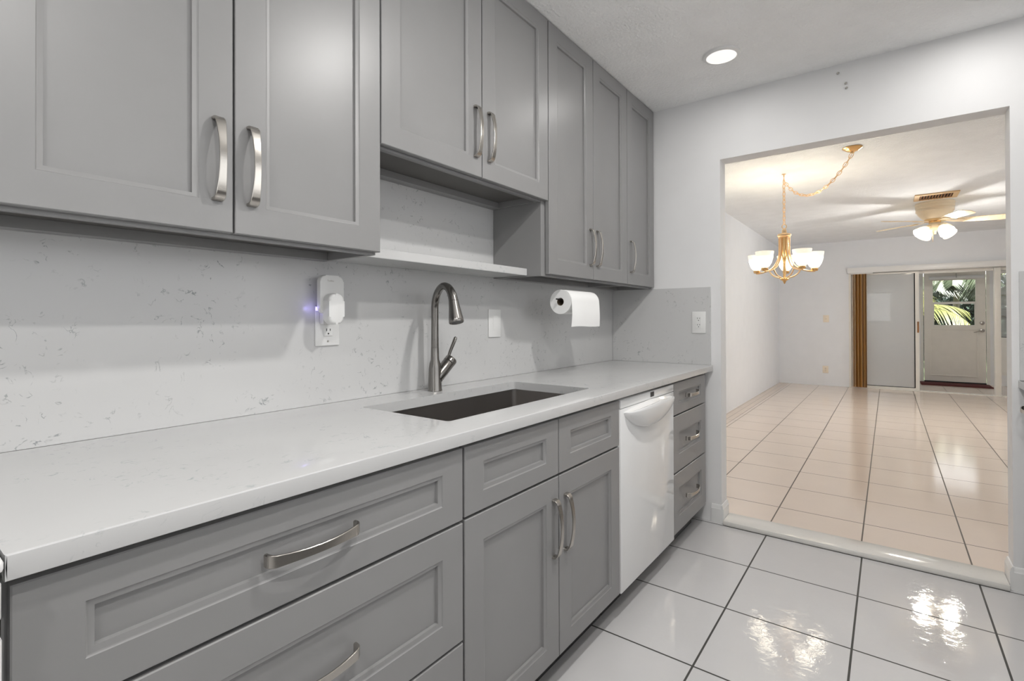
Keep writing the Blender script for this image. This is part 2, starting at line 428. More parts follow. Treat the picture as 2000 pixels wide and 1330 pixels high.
struct('floor_border', boxes((XB2, XD, 1.440, YD, ZF, ZF + .0008)), M['tile3'], smooth=False)
baseboard('baseboard_sunroom', [(XS, XS, YD, -.46, -1, 0, ZF)], .08, .012)
# threshold
bm = rbox(3.030, 3.185, YJR + .0135, YJL - .0135, .0005, .026, .0035, 2)
struct('trim_1', bm, M['sill'])
# valance board over the wide opening and its frame
struct('trim_2', rbox(XD - .07, XD - .001, OR, OL + .015, OZ, 2.035, .004), M['trim'])
struct('trim_3', boxes((XD + .111, XD + .14, OR, OL, 1.90, OZ), (XD - .004, XD + .14, OL - .03, OL, ZF, OZ)), M['trimg'], smooth=False)
# post right of the outside door
struct('trim_4', rbox(XD + .02, XD + .12, -1.335, -1.265, ZF, OZ - .01, .004), M['trimg'])

# ------------------------------------------------------------------ cabinets
def door_front(x0, x1, z0, z1, y, s=1, mx=.07, mt=.065, mb=.065, th=.02, bw=.012):
    """panelled front; visible face at y, body extends s*th behind it"""
    bm = BM(); e = .0018
    rings = []
    def ring(l, r, b, t, d): rings.append([bm.verts.new((x, y + s * d, z)) for x, z in ((x0 + l, z0 + b), (x1 - r, z0 + b), (x1 - r, z1 - t), (x0 + l, z1 - t))])
    ring(0, 0, 0, 0, th); ring(0, 0, 0, 0, e); ring(e, e, e, e, 0)
    ring(mx, mx, mb, mt, 0)
    for i, d in ((.0022, .0028), (.0035, .0032), (bw - .0012, .0055), (bw, .0125)): ring(mx + i, mx + i, mb + i, mt + i, d)
    bm.faces.new(rings[0][::-1])
    for A, B in zip(rings, rings[1:]):
        for i in range(4): bm.faces.new((A[i], A[(i + 1) % 4], B[(i + 1) % 4], B[i]))
    bm.faces.new(rings[-1])
    return bm
def pull(cx, cz, y, axis='z', s=1, L=.176):
    """bowed strap pull with flared, curled feet; projects by -s*y"""
    bm = BM(); pts = []; wd = []; th = []
    ctrl = [(-1, 0), (-1.0, .006), (-.985, .0115), (-.955, .0155), (-.91, .019)]
    n = 18
    arc = [(-.91 + 1.82 * i / n, .019 + .0125 * (1 - (-1 + 2 * i / n) ** 2)) for i in range(n + 1)]
    path = ctrl[:-1] + arc + [(-a, b) for a, b in ctrl[:-1][::-1]]
    for u, d in path:
        a = u * L / 2
        pts.append((cx + a, y - s * d, cz) if axis == 'x' else (cx, y - s * d, cz + a))
        wd.append(.0150 + .0075 * abs(u) ** 2.2); th.append(.0075 if abs(u) > .96 else .0045)
    strap(bm, pts, wd, th, (0, 0, 1) if axis == 'x' else (1, 0, 0))
    return bm
YF, YU = .8395, 1.1715
def carcass(x0, x1, y0, y1, z0, z1, frame=.038, drop=.012):
    """hollow box closed on top, with the bottom board set up inside a rim"""
    t = .016
    return boxes((x0, x0 + t, y0, y1, z0, z1), (x1 - t, x1, y0, y1, z0, z1), (x0 + t, x1 - t, y0, y1, z1 - t, z1),
                 (x0 + t, x1 - t, y1 - t, y1, z0, z1 - t), (x0 + t, x1 - t, y0, y0 + .02, z0, z0 + frame), (x0 + t, x1 - t, y0, y0 + .02, z1 - frame, z1 - t), (x0 + t, x0 + .038, y0, y0 + .02, z0 + frame, z1 - frame), (x1 - .038, x1 - t, y0, y0 + .02, z0 + frame, z1 - frame))
def wall_cabinet(label, x0, x1, z0, doors, zd0):
    c = Thing('wall_cabinet', label, 'cabinet', ((x0 + x1) / 2, YW - .002, z0), 'grey wall cabinets on the left wall')
    y0, y1, z1 = YU + .0235, YW - .002, ZC - .004
    c.part('carcass', carcass(x0, x1, y0, y1, z0, z1), M['cab'], smooth=False)
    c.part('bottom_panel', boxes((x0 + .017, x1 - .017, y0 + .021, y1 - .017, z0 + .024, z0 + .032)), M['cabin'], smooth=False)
    c.part('back_rail', boxes((x0 + .017, x1 - .017, y1 - .045, y1 - .017, z0, z0 + .0235)), M['cab'], smooth=False)
    for dx0, dx1, hx in doors:
        d = c.part('door', door_front(dx0, dx1, zd0, ZC - .006, YU), M['cab'])
        c.part('handle', pull(hx, zd0 + .157, YU), M['steel'], d, 'brushed nickel bow handle')
    return c
wall_cabinet('added unseen grey wall cabinet above the white range, past the left edge', -.655, .109, 1.373,
             [(-.653, -.2753, -.310), (-.2707, .107, -.236)], 1.380)  # unseen cabinet added to block stray light on the backsplash
wall_cabinet('grey two-door wall cabinet nearest the viewer, left of the white shelf', .112, .930, 1.373,
             [(.127, .5227, .489), (.5273, .930, .563)], 1.380)
wall_cabinet('short grey two-door wall cabinet hung above the white floating shelf and faucet', .9335, 1.797, 1.690,
             [(.9345, 1.3838, 1.349), (1.3882, 1.825, 1.424)], 1.697)
wall_cabinet('tall grey two-door wall cabinet above the paper towel roll', 1.800, 2.645, 1.373,
             [(1.832, 2.2387, 2.206), (2.2433, 2.6430, 2.278)], 1.382)
wall_cabinet('narrow single-door grey wall cabinet in the corner by the end wall', 2.6465, 3.048, 1.373,
             [(2.6480, 3.046, 2.690)], 1.382)

def base_box(x0, x1, s=1, yf=YF, yb=1.45):
    y0 = yf + s * .022; t = .016
    def b(xa, xb, ya, yb_, za, zb): return (xa, xb, min(ya, yb_), max(ya, yb_), za, zb)
    return boxes(b(x0, x0 + t, y0, yb, .11, .878), b(x1 - t, x1, y0, yb, .11, .878), b(x0 + t, x1 - t, yb - s * t, yb, .11, .878), b(x0 + t, x1 - t, y0, yb - s * t, .11, .126),
                 b(x0 + t, x1 - t, y0, y0 + s * .018, .845, .878))
def dark_front(x0, x1, s=1, yf=YF):  # added black board that stands in for shade behind the front gaps
    y0 = yf + s * .0405
    return boxes((x0 + .017, x1 - .017, min(y0, y0 + s * .006), max(y0, y0 + s * .006), .127, .844))
def toe(x0, x1, s=1, yf=YF):
    y = yf + s * .085
    return boxes((x0, x1, min(y, y + s * .016), max(y, y + s * .016), .0005, .109))
# drawer base next to the range
b1 = Thing('base_cabinet', 'wide grey base cabinet with three drawers, nearest the viewer', 'cabinet', (.515, 1.1, 0), 'grey base cabinets under the counter')
b1.part('carcass', base_box(.115, .918), M['cab'], smooth=False)
b1.part('gap_shade_board', dark_front(.115, .918), M['gap'], smooth=False)
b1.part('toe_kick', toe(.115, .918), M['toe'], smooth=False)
for z0, z1, mm in ((.6917, .868, .049), (.397, .6845, .064), (.115, .3905, .062)):
    d = b1.part('drawer', door_front(.120, .9155, z0, z1, YF, 1, .070, mm, mm + .003), M['cab'])
    b1.part('handle', pull(.515, (z0 + z1) / 2 + .001, YF, 'x'), M['steel'], d, 'brushed nickel bow handle')
# sink base
b2 = Thing('base_cabinet', 'grey sink base cabinet with two doors under two false drawer fronts', 'cabinet', (1.366, 1.1, 0), 'grey base cabinets under the counter')
bm = boxes((.9195, .9355, YF + .022, 1.45, .11, .878), (1.7965, 1.8125, YF + .022, 1.45, .11, .878), (.9355, 1.7965, YF + .022, 1.45, .11, .126), (.9355, 1.7965, YF + .022, YF + .04, .845, .878))
b2.part('carcass', bm, M['cab'], smooth=False)
b2.part('gap_shade_board', dark_front(.9195, 1.8125), M['gap'], smooth=False)
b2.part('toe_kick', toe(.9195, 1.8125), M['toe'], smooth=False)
for x0, x1, hx in ((.9225, 1.3628, 1.333), (1.3672, 1.8105, 1.404)):
    b2.part('false_drawer_front', door_front(x0, x1, .695, .868, YF, 1, .070, .048, .048), M['cab'])
    d = b2.part('door', door_front(x0, x1, .118, .6878, YF, 1, .070, .070, .056), M['cab'])
    b2.part('handle', pull(hx, .532, YF), M['steel'], d, 'brushed nickel bow handle')
# end drawers
b3 = Thing('base_cabinet', 'narrow grey base cabinet with three drawers at the far end by the opening', 'cabinet', (2.69, 1.1, 0), 'grey base cabinets under the counter')
b3.part('carcass', base_box(2.424, 2.965), M['cab'], smooth=False)
b3.part('gap_shade_board', dark_front(2.424, 2.965), M['gap'], smooth=False)
b3.part('toe_kick', toe(2.424, 2.965), M['toe'], smooth=False)
for z0, z1, mm in ((.7115, .868, .045), (.4275, .7045, .082), (.128, .4205, .075)):
    d = b3.part('drawer', door_front(2.428, 2.952, z0, z1, YF, 1, .075, mm, mm), M['cab'])
    b3.part('handle', pull(2.698, (z0 + z1) / 2 + .003, YF, 'x'), M['steel'], d, 'brushed nickel bow handle')
b3.part('filler_strip', boxes((2.967, 3.046, YF + .025, YF + .045, .11, .878)), M['cab'], smooth=False)

# dishwasher
dw = Thing('dishwasher', 'white front-loading dishwasher between the sink cabinet and the end drawers', 'dishwasher', (2.118, 1.1, 0))
dw.part('tub', boxes((1.818, 2.418, YF + .03, 1.44, .112, .868)), M['gap'], smooth=False)
dw.part('door', rbox(1.8175, 2.4185, YF - .004, YF + .029, .114, .832, .004), M['white'])
dw.part('control_panel', rbox(1.8175, 2.4185, YF - .004, YF + .029, .834, .868, .003), M['white'])
dw.part('display', boxes((2.122, 2.162, YF - .0055, YF - .0042, .843, .864)), M['black'], label='small dark square indicator', smooth=False)
bm = BM(); NU, NV = 40, 12; grid = []
hx, hw, hz, hp, hh = 2.115, .272, .815, .056, .104
def bowl(sc):
    g = []
    for i in range(NU + 1):
        u = -1 + 2 * i / NU; k = math.sqrt(max(0, 1 - abs(u) ** 2.3)); kb = max(0, 1 - abs(u) ** 1.9); row = []
        for j in range(NV + 1):
            a = j / NV * PI / 2
            row.append((hx + hw * u, YF - .004 - (hp * k) * math.cos(a) * sc, hz + .012 * (1 - abs(u)) - hh * (.22 * k + .78 * kb) * math.sin(a) ** 1.15 * (1 if sc == 1 else .9) - (0 if sc == 1 else .0)))
        g.append(row)
    return g
outer = [[bm.verts.new(p) for p in r] for r in bowl(1)]
for i in range(NU):
    for j in range(NV): bm.faces.new((outer[i][j], outer[i + 1][j], outer[i + 1][j + 1], outer[i][j + 1]))
# rolled lip and the hollow behind it
lip = []
for i in range(NU + 1):
    p = outer[i][0].co; k = (YF - .004 - p.y) / hp
    lip.append([bm.verts.new((p.x, p.y + .004 * k, p.z + .007 * k)), bm.verts.new((p.x, p.y + .012 * k, p.z + .007 * k)), bm.verts.new((p.x, YF - .004 - .55 * hp * k * .6, p.z - .012 * k)), bm.verts.new((p.x, YF - .0038, p.z - .004 * k + .012 * k))])
for i in range(NU):
    bm.faces.new((outer[i][0], lip[i][0], lip[i + 1][0], outer[i + 1][0]))
    for a in range(3): bm.faces.new((lip[i][a], lip[i][a + 1], lip[i + 1][a + 1], lip[i + 1][a]))
bmesh.ops.remove_doubles(bm, verts=bm.verts, dist=.0002)
dw.part('handle', bm, M['white'], angle=60, label='bowl shaped white pull handle')
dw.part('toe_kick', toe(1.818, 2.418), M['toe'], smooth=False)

# countertop with sink cut-out
XL, XR, YC, ZT, TC = .112, 3.047, .8195, .914, .0325
sx0, sx1, sy0, sy1 = .966, 1.757, .937, 1.309
bm = BM()
def slab_with_hole(bm, X0, X1, Y0, Y1, hx0, hx1, hy0, hy1, z0, z1):
    o = [(X0, Y0), (X1, Y0), (X1, Y1), (X0, Y1)]; h = rrect(hx0, hx1, hy0, hy1, .012, 4)
    for z in (z0, z1):
        ov = [bm.verts.new((*p, z)) for p in o]; hv = [bm.verts.new((*p, z)) for p in h]
        ed = [bm.edges.new((ov[i], ov[(i + 1) % 4])) for i in range(4)] + [bm.edges.new((hv[i], hv[(i + 1) % len(hv)])) for i in range(len(hv))]
        bmesh.ops.triangle_fill(bm, use_beauty=True, edges=ed)
        if z == z0: o0, h0 = ov, hv
    for i in range(4): bm.faces.new((o0[i], o0[(i + 1) % 4], ov[(i + 1) % 4], ov[i]))
    for i in range(len(h)): bm.faces.new((h0[i], h0[(i + 1) % len(h)], hv[(i + 1) % len(h)], hv[i]))
    return bm
slab_with_hole(bm, XL, XR, YC, YW - .0008, sx0, sx1, sy0, sy1, ZT - TC, ZT)
ed = [e for e in bm.edges if abs(e.verts[0].co.y - YC) < 1e-5 and abs(e.verts[1].co.y - YC) < 1e-5]
bmesh.ops.bevel(bm, geom=ed, offset=.0025, segments=2, affect='EDGES', profile=.5)
single('countertop', bm, M['quartz'], 'long white speckled quartz worktop with sink cut-out on grey base cabinets', 'worktop', (1.58, 1.14, ZT - TC))
# under-mount sink
sk = Thing('sink', 'rectangular undermount stainless steel sink below the faucet', 'sink', (1.36, 1.12, .66))
bm = BM(); zt, zb = ZT - TC - .0008, .665
ro = [rrect(sx0 - .03, sx1 + .03, sy0 - .012, sy1 + .03, .02, 5), rrect(sx0 - .008, sx1 + .008, sy0 - .008, sy1 + .008, .018, 5)]
rings = []
for poly, z in ((ro[0], zt), (ro[1], zt), (ro[1], zb + .012), (rrect(sx0 + .004, sx1 - .004, sy0 + .004, sy1 - .004, .016, 5), zb)):
    rings.append([bm.verts.new((x, y, z)) for x, y in poly])
for poly, z in ((rrect(sx0 - .010, sx1 + .010, sy0 - .010, sy1 + .010, .02, 5), zt - .003), (ro[0], zt - .003)):
    pass
for A, B in zip(rings, rings[1:]):
    for i in range(len(A)): bm.faces.new((A[i], A[(i + 1) % len(A)], B[(i + 1) % len(A)], B[i]))
bm.faces.new(rings[-1])
out = [[bm.verts.new((x, y, z)) for x, y in poly] for poly, z in ((ro[0], zt - .0015), (rrect(sx0 - .0095, sx1 + .0095, sy0 - .0095, sy1 + .0095, .019, 5), zt - .0015), (rrect(sx0 - .0095, sx1 + .0095, sy0 - .0095, sy1 + .0095, .019, 5), zb - .002))]
for A, B in zip(out, out[1:]):
    for i in range(len(A)): bm.faces.new((A[i], A[(i + 1) % len(A)], B[(i + 1) % len(A)], B[i]))
bm.faces.new(out[-1])
for i in range(len(rings[0])): bm.faces.new((rings[0][i], rings[0][(i + 1) % len(rings[0])], out[0][(i + 1) % len(rings[0])], out[0][i]))
sk.part('basin', bm, M['sink'], angle=30)
sk.part('drain', lathe(BM(), [(0, .001), (.030, .001), (.034, .004), (.045, .005), (.047, .0015), (.047, .0)], (1.36, 1.20, zb + .0003)), M['steel'])

# faucet
fx, fy = 1.355, 1.385
dv = Vector((-.35, -.937, 0)).normalized()
fa = Thing('faucet', 'brushed steel gooseneck pull-down kitchen faucet behind the sink', 'faucet', (fx, fy, ZT))
fa.part('base', lathe(BM(), [(.0275, 0), (.0275, .003), (.0262, .006), (.0235, .085), (.0205, .105), (.0160, .118), (.0150, .165)], (fx, fy, ZT + .0003), seg=40), M['faucet'])
rr, zc = .083, 1.2255; pts = [(fx, fy, ZT + .166), (fx, fy, 1.13), (fx, fy, 1.18)]; rad = [.0145, .0140, .0138]
for i in range(25):
    a = math.radians(180 - (180 - 17) * i / 24); r = rr + rr * math.cos(a)
    pts.append((fx + dv.x * r, fy + dv.y * r, zc + rr * math.sin(a))); rad.append(.0138 if a > math.radians(75) else .0138 + .0035 * (math.radians(75) - a) / math.radians(58))
fa.part('spout', tube(BM(), pts, rad, 24), M['faucet'])
e = Vector(pts[-1]); t = Vector((dv.x * .292, dv.y * .292, -.956))
hd = fa.part('spray_head', lathe(BM(), [(.0176, 0), (.0195, .020), (.0262, .068), (.0268, .076), (.0255, .079), (.023, .0792), (.021, .075), (0, .075)], e + t * .0003, t, 36), M['faucet'])
fa.part('aerator', lathe(BM(), [(0, 0), (.0205, 0), (.0205, .002), (0, .002)], e + t * .0758, t, 30), M['black'], hd)
ax = Vector((.72, -.10, .69)).normalized(); p0 = Vector((fx, fy, ZT + .040)) + ax * .012
fa.part('valve_body', lathe(BM(), [(.0240, 0), (.0240, .076), (.0228, .078)], p0, ax, 32), M['faucet'])
fa.part('valve_cap', lathe(BM(), [(.0222, .0785), (.0245, .0805), (.0245, .096), (.0220, .100), (0, .101)], p0, ax, 32), M['faucet'])
q0 = p0 + ax * .088 + Vector((-.008, 0, .018))
fa.part('lever', tube(BM(), [q0, q0 + Vector((.005, -.004, .02)), q0 + Vector((.014, -.012, .050)), q0 + Vector((.020, -.018, .072)), q0 + Vector((.0215, -.0195, .077))], [.0066, .0068, .0078, .0076, .0045], 14, flat=.75), M['faucet'])

# backsplashes
def slabp(poly, axis, a, b): return prism(BM(), poly, axis, a, b)
single('backsplash', slabp([(.112, ZT + .0006), (3.0475, ZT + .0006), (3.0475, 1.715), (.112, 1.715)], 'y', YW, YWALL - .0006), M['quartz2'],
       'long speckled quartz backsplash slab on the wall behind the faucet', 'backsplash', (1.58, YW, ZT), smooth=False)
single('backsplash', slabp([(.834, ZT + .0006), (YW - .0008, ZT + .0006), (YW - .0008, 1.372), (.834, 1.372)], 'x', 3.0482, XB - .0006), M['quartz2'],
       'short speckled quartz backsplash return on the end wall left of the opening', 'backsplash', (3.05, 1.1, ZT), smooth=False)
# floating shelf
single('floating_shelf', rbox(.9335, 1.7985, 1.266, YW - .0008, 1.377, 1.4075, .0015, 1), M['quartz'],
       'white quartz floating shelf between the wall cabinets above the faucet', 'shelf', (1.36, 1.36, 1.377))

# ------------------------------------------------------------------ things on the backsplash
def slots(y, x, z, s=1, axis='y'):
    """two blade slots and a ground hole, as thin dark inlays facing -y (or -x)"""
    bm = BM()
    def B(a0, a1, c0, c1):
        if axis == 'y': box(bm, x + a0, x + a1, y - .0006, y, z + c0, z + c1)
        else: box(bm, y - .0006, y, x - a1, x - a0, z + c0, z + c1)
    B(-.0075, -.0052, .001, .0095); B(.0052, .0075, .002, .0088)
    pr = [(.0026 * math.cos(2 * PI * i / 10), -.007 + .0026 * math.sin(2 * PI * i / 10)) for i in range(10)]
    if axis == 'y': prism(bm, [(x + a, z + c) for a, c in pr], 'y', y - .0006, y)
    else: prism(bm, [(x - a, z + c) for a, c in pr], 'x', y - .0006, y)
    return bm
ox, oz = .941, 1.166
g = Thing('wall_outlet', 'white outlet on the left backsplash with a white plug-in device over it', 'outlet', (ox, YW, oz))
g.part('cover_plate', rbox(ox - .0435, ox + .0435, YW - .0065, YW - .0004, oz - .064, oz + .064, .0025), M['plastic'])
g.part('receptacle', rbox(ox - .0165, ox + .0165, YW - .0095, YW - .0067, oz - .033, oz + .033, .001, 1), M['plastic'])
g.part('slot', slots(YW - .0096, ox, oz - .018), M['dark'], smooth=False)
g.part('reset_button', rbox(ox - .009, ox + .009, YW - .0105, YW - .0097, oz - .004, oz + .004, .0003, 1), M['plastic'])
g.part('screw', lathe(BM(), [(0, .0012), (.0028, .0012), (.0032, 0)], (ox, YW - .0067, oz - .050), (0, -1, 0), 14), M['metal'])
# plug-in device: tall back body and a rounded front pod
px = .929
pd = Thing('plug_in_device', 'tall rounded white plug-in device with blue glow, plugged in the outlet left of the faucet', 'device', (px, YW, 1.24))
def pill(x0, x1, z0, z1, r, ya, yb, bev=.004):
    bm = prism(BM(), rrect(x0, x1, z0, z1, r, 8), 'y', ya, yb)
    ed = [e for e in bm.edges if abs(e.verts[0].co.y - ya) < 1e-6 and abs(e.verts[1].co.y - ya) < 1e-6]
    bmesh.ops.bevel(bm, geom=ed, offset=bev, segments=3, affect='EDGES', profile=.5); return bm
pd.part('body', pill(px - .042, px + .042, 1.205, 1.326, .020, YW - .050, YW - .032), M['plastic'])
pd.part('plug_block', rbox(px - .020, px + .014, YW - .0318, YW - .0108, 1.172, 1.215, .003), M['plastic'])
pd.part('front_pod', pill(px - .033, px + .022, 1.171, 1.268, .025, YW - .083, YW - .0505, .008), M['plastic'])
pd.part('led', rbox(px - .044, px - .034, YW - .031, YW - .026, 1.214, 1.226, .001, 1), M['led'], label='blue status light')
light('device_led', 'POINT', (px - .050, YW - .022, 1.222), (.010), (.42, .35, 1), .006)
tc = bpy.data.curves.new('lettering', 'FONT'); tc.body = 'Yudiko'; tc.size = .0085; tc.extrude = .0002; tc.align_x = 'CENTER'
to = bpy.data.objects.new('lettering', tc); C.objects.link(to)
dg = bpy.context.evaluated_depsgraph_get(); tme = bpy.data.meshes.new_from_object(to.evaluated_get(dg)); bpy.data.objects.remove(to)
to = bpy.data.objects.new('lettering', tme); C.objects.link(to); tme.materials.append(M['metal'])
to.parent = pd.o; to.location = (-.006, -.0504, 1.306 - 1.24); to.rotation_euler = (PI / 2, 0, 0); to['label'] = 'small grey lettering'
# rocker switch
sxx, szz = 1.804, 1.168
w = Thing('light_switch', 'white rocker light switch on the left backsplash right of the faucet', 'switch', (sxx, YW, szz))
w.part('cover_plate', rbox(sxx - .0435, sxx + .0435, YW - .0065, YW - .0004, szz - .064, szz + .064, .0025), M['plastic'])
w.part('rocker', prism(BM(), [(YW - .0074, szz - .033), (YW - .0085, szz - .033), (YW - .0112, szz + .033), (YW - .0074, szz + .033)], 'x', sxx - .0165, sxx + .0165), M['plastic'], smooth=False)
w.part('bezel', rbox(sxx - .019, sxx + .019, YW - .0073, YW - .0066, szz - .0355, szz + .0355, .0002, 1), M['plastic'])
# outlet on the end wall
xo, yo, zo = 3.0482, .899, 1.164
g = Thing('wall_outlet', 'white double outlet on the end wall backsplash beside the opening', 'outlet', (xo, yo, zo))
g.part('cover_plate', rbox(xo - .0065, xo - .0004, yo - .0395, yo + .0395, zo - .064, zo + .064, .0025), M['plastic'])
g.part('receptacle', rbox(xo - .0095, xo - .0067, yo - .0165, yo + .0165, zo - .034, zo + .034, .001, 1), M['plastic'])
for dz in (.019, -.019): g.part('slot', slots(xo - .0096, yo, zo + dz, axis='x'), M['dark'], smooth=False)
g.part('reset_button', rbox(xo - .0105, xo - .0097, yo - .009, yo + .009, zo - .004, zo + .004, .0003, 1), M['plastic'])

# paper towel roll and holder
rx0, rx1, ry, rz, rrad = 2.016, 2.296, 1.229, 1.267, .0575
h = Thing('towel_holder', 'dark wall-mounted paper towel rod behind and through the towel roll', 'holder', (2.31, ry, 1.373))
h.part('rod', tube(BM(), [(rx0 - .035, ry, rz + .012), (2.16, ry, rz + .012), (2.305, ry, rz + .012)], .0035, 10), M['black'])
h.part('arm', tube(BM(), [(2.305, ry, rz + .012), (2.312, ry + .003, rz + .012), (2.316, ry + .012, rz + .012), (2.316, YW - .006, rz + .012)], .0045, 10), M['black'])
h.part('mount_plate', rbox(2.296, 2.336, YW - .006, YW - .0004, rz - .018, rz + .042, .001, 1), M['black'])
pt = Thing('paper_towel_roll', 'roll of white paper towels hanging under the tall wall cabinet', 'paper towels', (2.156, ry, rz))
bm = BM(); seg = 48; cr = .0185
A = []
for x in (rx0, rx1):
    A.append([[bm.verts.new((x, ry + r * math.cos(2 * PI * i / seg), rz + r * math.sin(2 * PI * i / seg))) for i in range(seg)] for r in (rrad, cr)])
for i in range(seg):
    j = (i + 1) % seg
    bm.faces.new((A[0][0][i], A[0][0][j], A[1][0][j], A[1][0][i])); bm.faces.new((A[0][1][i], A[1][1][i], A[1][1][j], A[0][1][j]))
    for k in (0, 1): bm.faces.new((A[k][0][i], A[k][1][i], A[k][1][j], A[k][0][j]))
pt.part('roll', bm, M['paper'])
bm = BM(); pr = [(cr - .0004, 0), (cr - .0004, .279), (cr - .002, .279), (cr - .002, 0), (cr - .0004, 0)]
pt.part('core', lathe(bm, pr, (rx0 + .0005, ry, rz), (1, 0, 0), 32, False), plain('brown_card', (.12, .09, .06), .9, var=.1))
# hanging sheet leaving the front of the roll
bm = BM(); prof = []
for i in range(9):
    a = math.radians(120 + 60 * i / 8); prof.append((ry + (rrad + .0012) * math.cos(a), rz + (rrad + .0012) * math.sin(a)))
yf = prof[-1][0]
for i in range(1, 13):
    k = i / 12; prof.append((yf - .004 * math.sin(k * PI) - .002 * k, rz - .117 * k))
rows = []
for (y, z) in prof:
    k = max(0, (rz - z) / .117); l = rx0 + .002 - .006 * k; r = rx1 - .002 - .004 * math.sin(PI * k)
    rows.append([[bm.verts.new((l + (r - l) * u / 6, y + d, z + (.002 * math.sin(u) if z < rz - .11 else 0))) for u in range(7)] for d in (0, -.0008)])
for a, b in zip(rows, rows[1:]):
    for u in range(6):
        for k in (0, 1): bm.faces.new((a[k][u], a[k][u + 1], b[k][u + 1], b[k][u]))
pt.part('loose_sheet', bm, M['paper'], angle=60)

# ------------------------------------------------------------------ ceiling lamps of the kitchen
canlab = ['round white recessed ceiling light near the tall grey cabinets', 'round recessed ceiling light above the aisle in front of the sink',
          'round recessed ceiling light on the right before the opening', 'round recessed ceiling light beside the viewer on the right', 'added unseen round recessed ceiling light behind the viewer']
for (x, y), lb in zip(CANS, canlab):
    c = Thing('recessed_light', lb, 'ceiling light', (x, y, ZC), 'recessed kitchen lights')
    c.part('trim_ring', lathe(BM(), [(.070, -.0115), (.074, -.012), (.084, -.008), (.088, -.0005), (.070, -.0005), (.070, -.0115)], (x, y, ZC), seg=48, cap=False), M['plastic'])
    c.part('diffuser', lathe(BM(), [(.0698, -.001), (.0698, -.0100), (.05, -.0115), (0, -.012)], (x, y, ZC), seg=40), M['lens'])
# wall screws over the opening
for (y, z), lb in (((.199, 2.442), 'tiny screw left in the wall above the opening, topmost of three'), ((.166, 2.381), 'tiny screw left in the wall above the opening, middle of three'), ((.163, 2.357), 'tiny screw left in the wall above the opening, lowest of three')):
    bm = lathe(BM(), [(.0022, 0), (.0022, .004), (.0055, .0045), (.006, .006), (.004, .0085), (0, .009)], (XB - .0002, y, z), (-1, 0, 0), 14)
    single('wall_screw', bm, M['metal'], lb, 'screw', (XB, y, z), 'screws above the opening')

# ------------------------------------------------------------------ range at the left edge
rg = Thing('range', 'white freestanding range at the left edge next to the drawers', 'stove', (-.27, 1.1, 0))
rg.part('body', boxes((-.652, .1085, .835, 1.44, .06, .878)), M['white'], smooth=False)
rg.part('cooktop', rbox(-.655, .1095, .800, 1.445, .900, .915, .004), M['white'])
rg.part('vent_gap', boxes((-.65, .107, .836, 1.44, .8785, .8995)), M['black'], smooth=False)
cp = rg.part('control_panel', rbox(-.652, .1085, .806, .8345, .843, .889, .004), M['white'])
for i in range(4):
    rg.part('knob', lathe(BM(), [(.019, 0), (.019, .004), (.016, .006), (.014, .024), (0, .025)], (-.56 + i * .11, .8055, .866), (0, -1, 0), 20), M['white'], cp)
d = rg.part('oven_door', rbox(-.652, .1085, .800, .8345, .25, .828, .005), M['white'])
rg.part('oven_window', boxes((-.55, .005, .7985, .7998, .40, .68)), M['oven'], d, smooth=False)
rg.part('door_handle', tube(BM(), [(-.6, .7995, .79), (-.6, .765, .79), (-.58, .755, .79), (.03, .755, .79), (.05, .765, .79), (.05, .7995, .79)], .011, 12), M['white'], d)
rg.part('drawer', rbox(-.652, .1085, .803, .8345, .07, .238, .005), M['white'])
for x, y in ((-.5, .98), (-.08, .98), (-.5, 1.28), (-.08, 1.28)):
    rg.part('burner', lathe(BM(), [(.095, .0), (.095, .004), (.085, .006), (.03, .006), (0, .004)], (x, y, .9152), seg=32), M['black'])
rg.part('backguard', rbox(-.652, .1085, 1.375, 1.4445, .9155, 1.08, .006), M['white'])

# ------------------------------------------------------------------ right-hand run (only its edge shows)
YR2 = -.470
br = Thing('base_cabinet', 'grey base cabinet at the right edge with a nickel drawer pull', 'cabinet', (2.76, -.8, 0))
br.part('carcass', base_box(2.48, 3.045, -1, YR2, -1.11), M['cab'], smooth=False)
br.part('gap_shade_board', dark_front(2.48, 3.045, -1, YR2), M['gap'], smooth=False)
br.part('toe_kick', toe(2.48, 3.045, -1, YR2), M['toe'], smooth=False)
d = br.part('drawer', door_front(2.50, 3.035, .695, .868, YR2, -1, .075, .048, .048), M['cab'])
br.part('handle', pull(2.925, .800, YR2, 'x', -1, .16), M['steel'], d, 'nickel bow handle')
d = br.part('door', door_front(2.50, 3.035, .118, .689, YR2, -1), M['cab'])
br.part('handle', pull(2.54, .532, YR2, 'z', -1), M['steel'], d, 'nickel bow handle')
single('countertop', rbox(-1.2, XB - .0006, -1.1, -.449, ZT - TC, ZT, .0025, 2), M['quartz'], 'white quartz worktop on the right run, its corner at the right edge', 'worktop', (2, -.8, ZT - TC))
bx = Thing('base_cabinet', 'long grey base cabinet run on the right side, out of view', 'cabinet', (.7, -.8, 0))
bx.part('carcass', base_box(-1.2, 2.478, -1, YR2, -1.11), M['cab'], smooth=False)
bx.part('gap_shade_board', dark_front(-1.2, 2.478, -1, YR2), M['gap'], smooth=False)
bx.part('toe_kick', toe(-1.2, 2.478, -1, YR2), M['toe'], smooth=False)
for i in range(8):
    x0 = -1.19 + i * .459
    bx.part('door', door_front(x0, x0 + .455, .118, .868, YR2, -1), M['cab'])
single('backsplash', slabp([(-1.1, ZT + .0006), (-.454, ZT + .0006), (-.454, 1.386), (-1.1, 1.386)], 'x', 3.0502, XB - .0006), M['quartz2'],
       'speckled quartz backsplash edge on the end wall right of the opening', 'backsplash', (3.05, -.8, ZT), smooth=False)

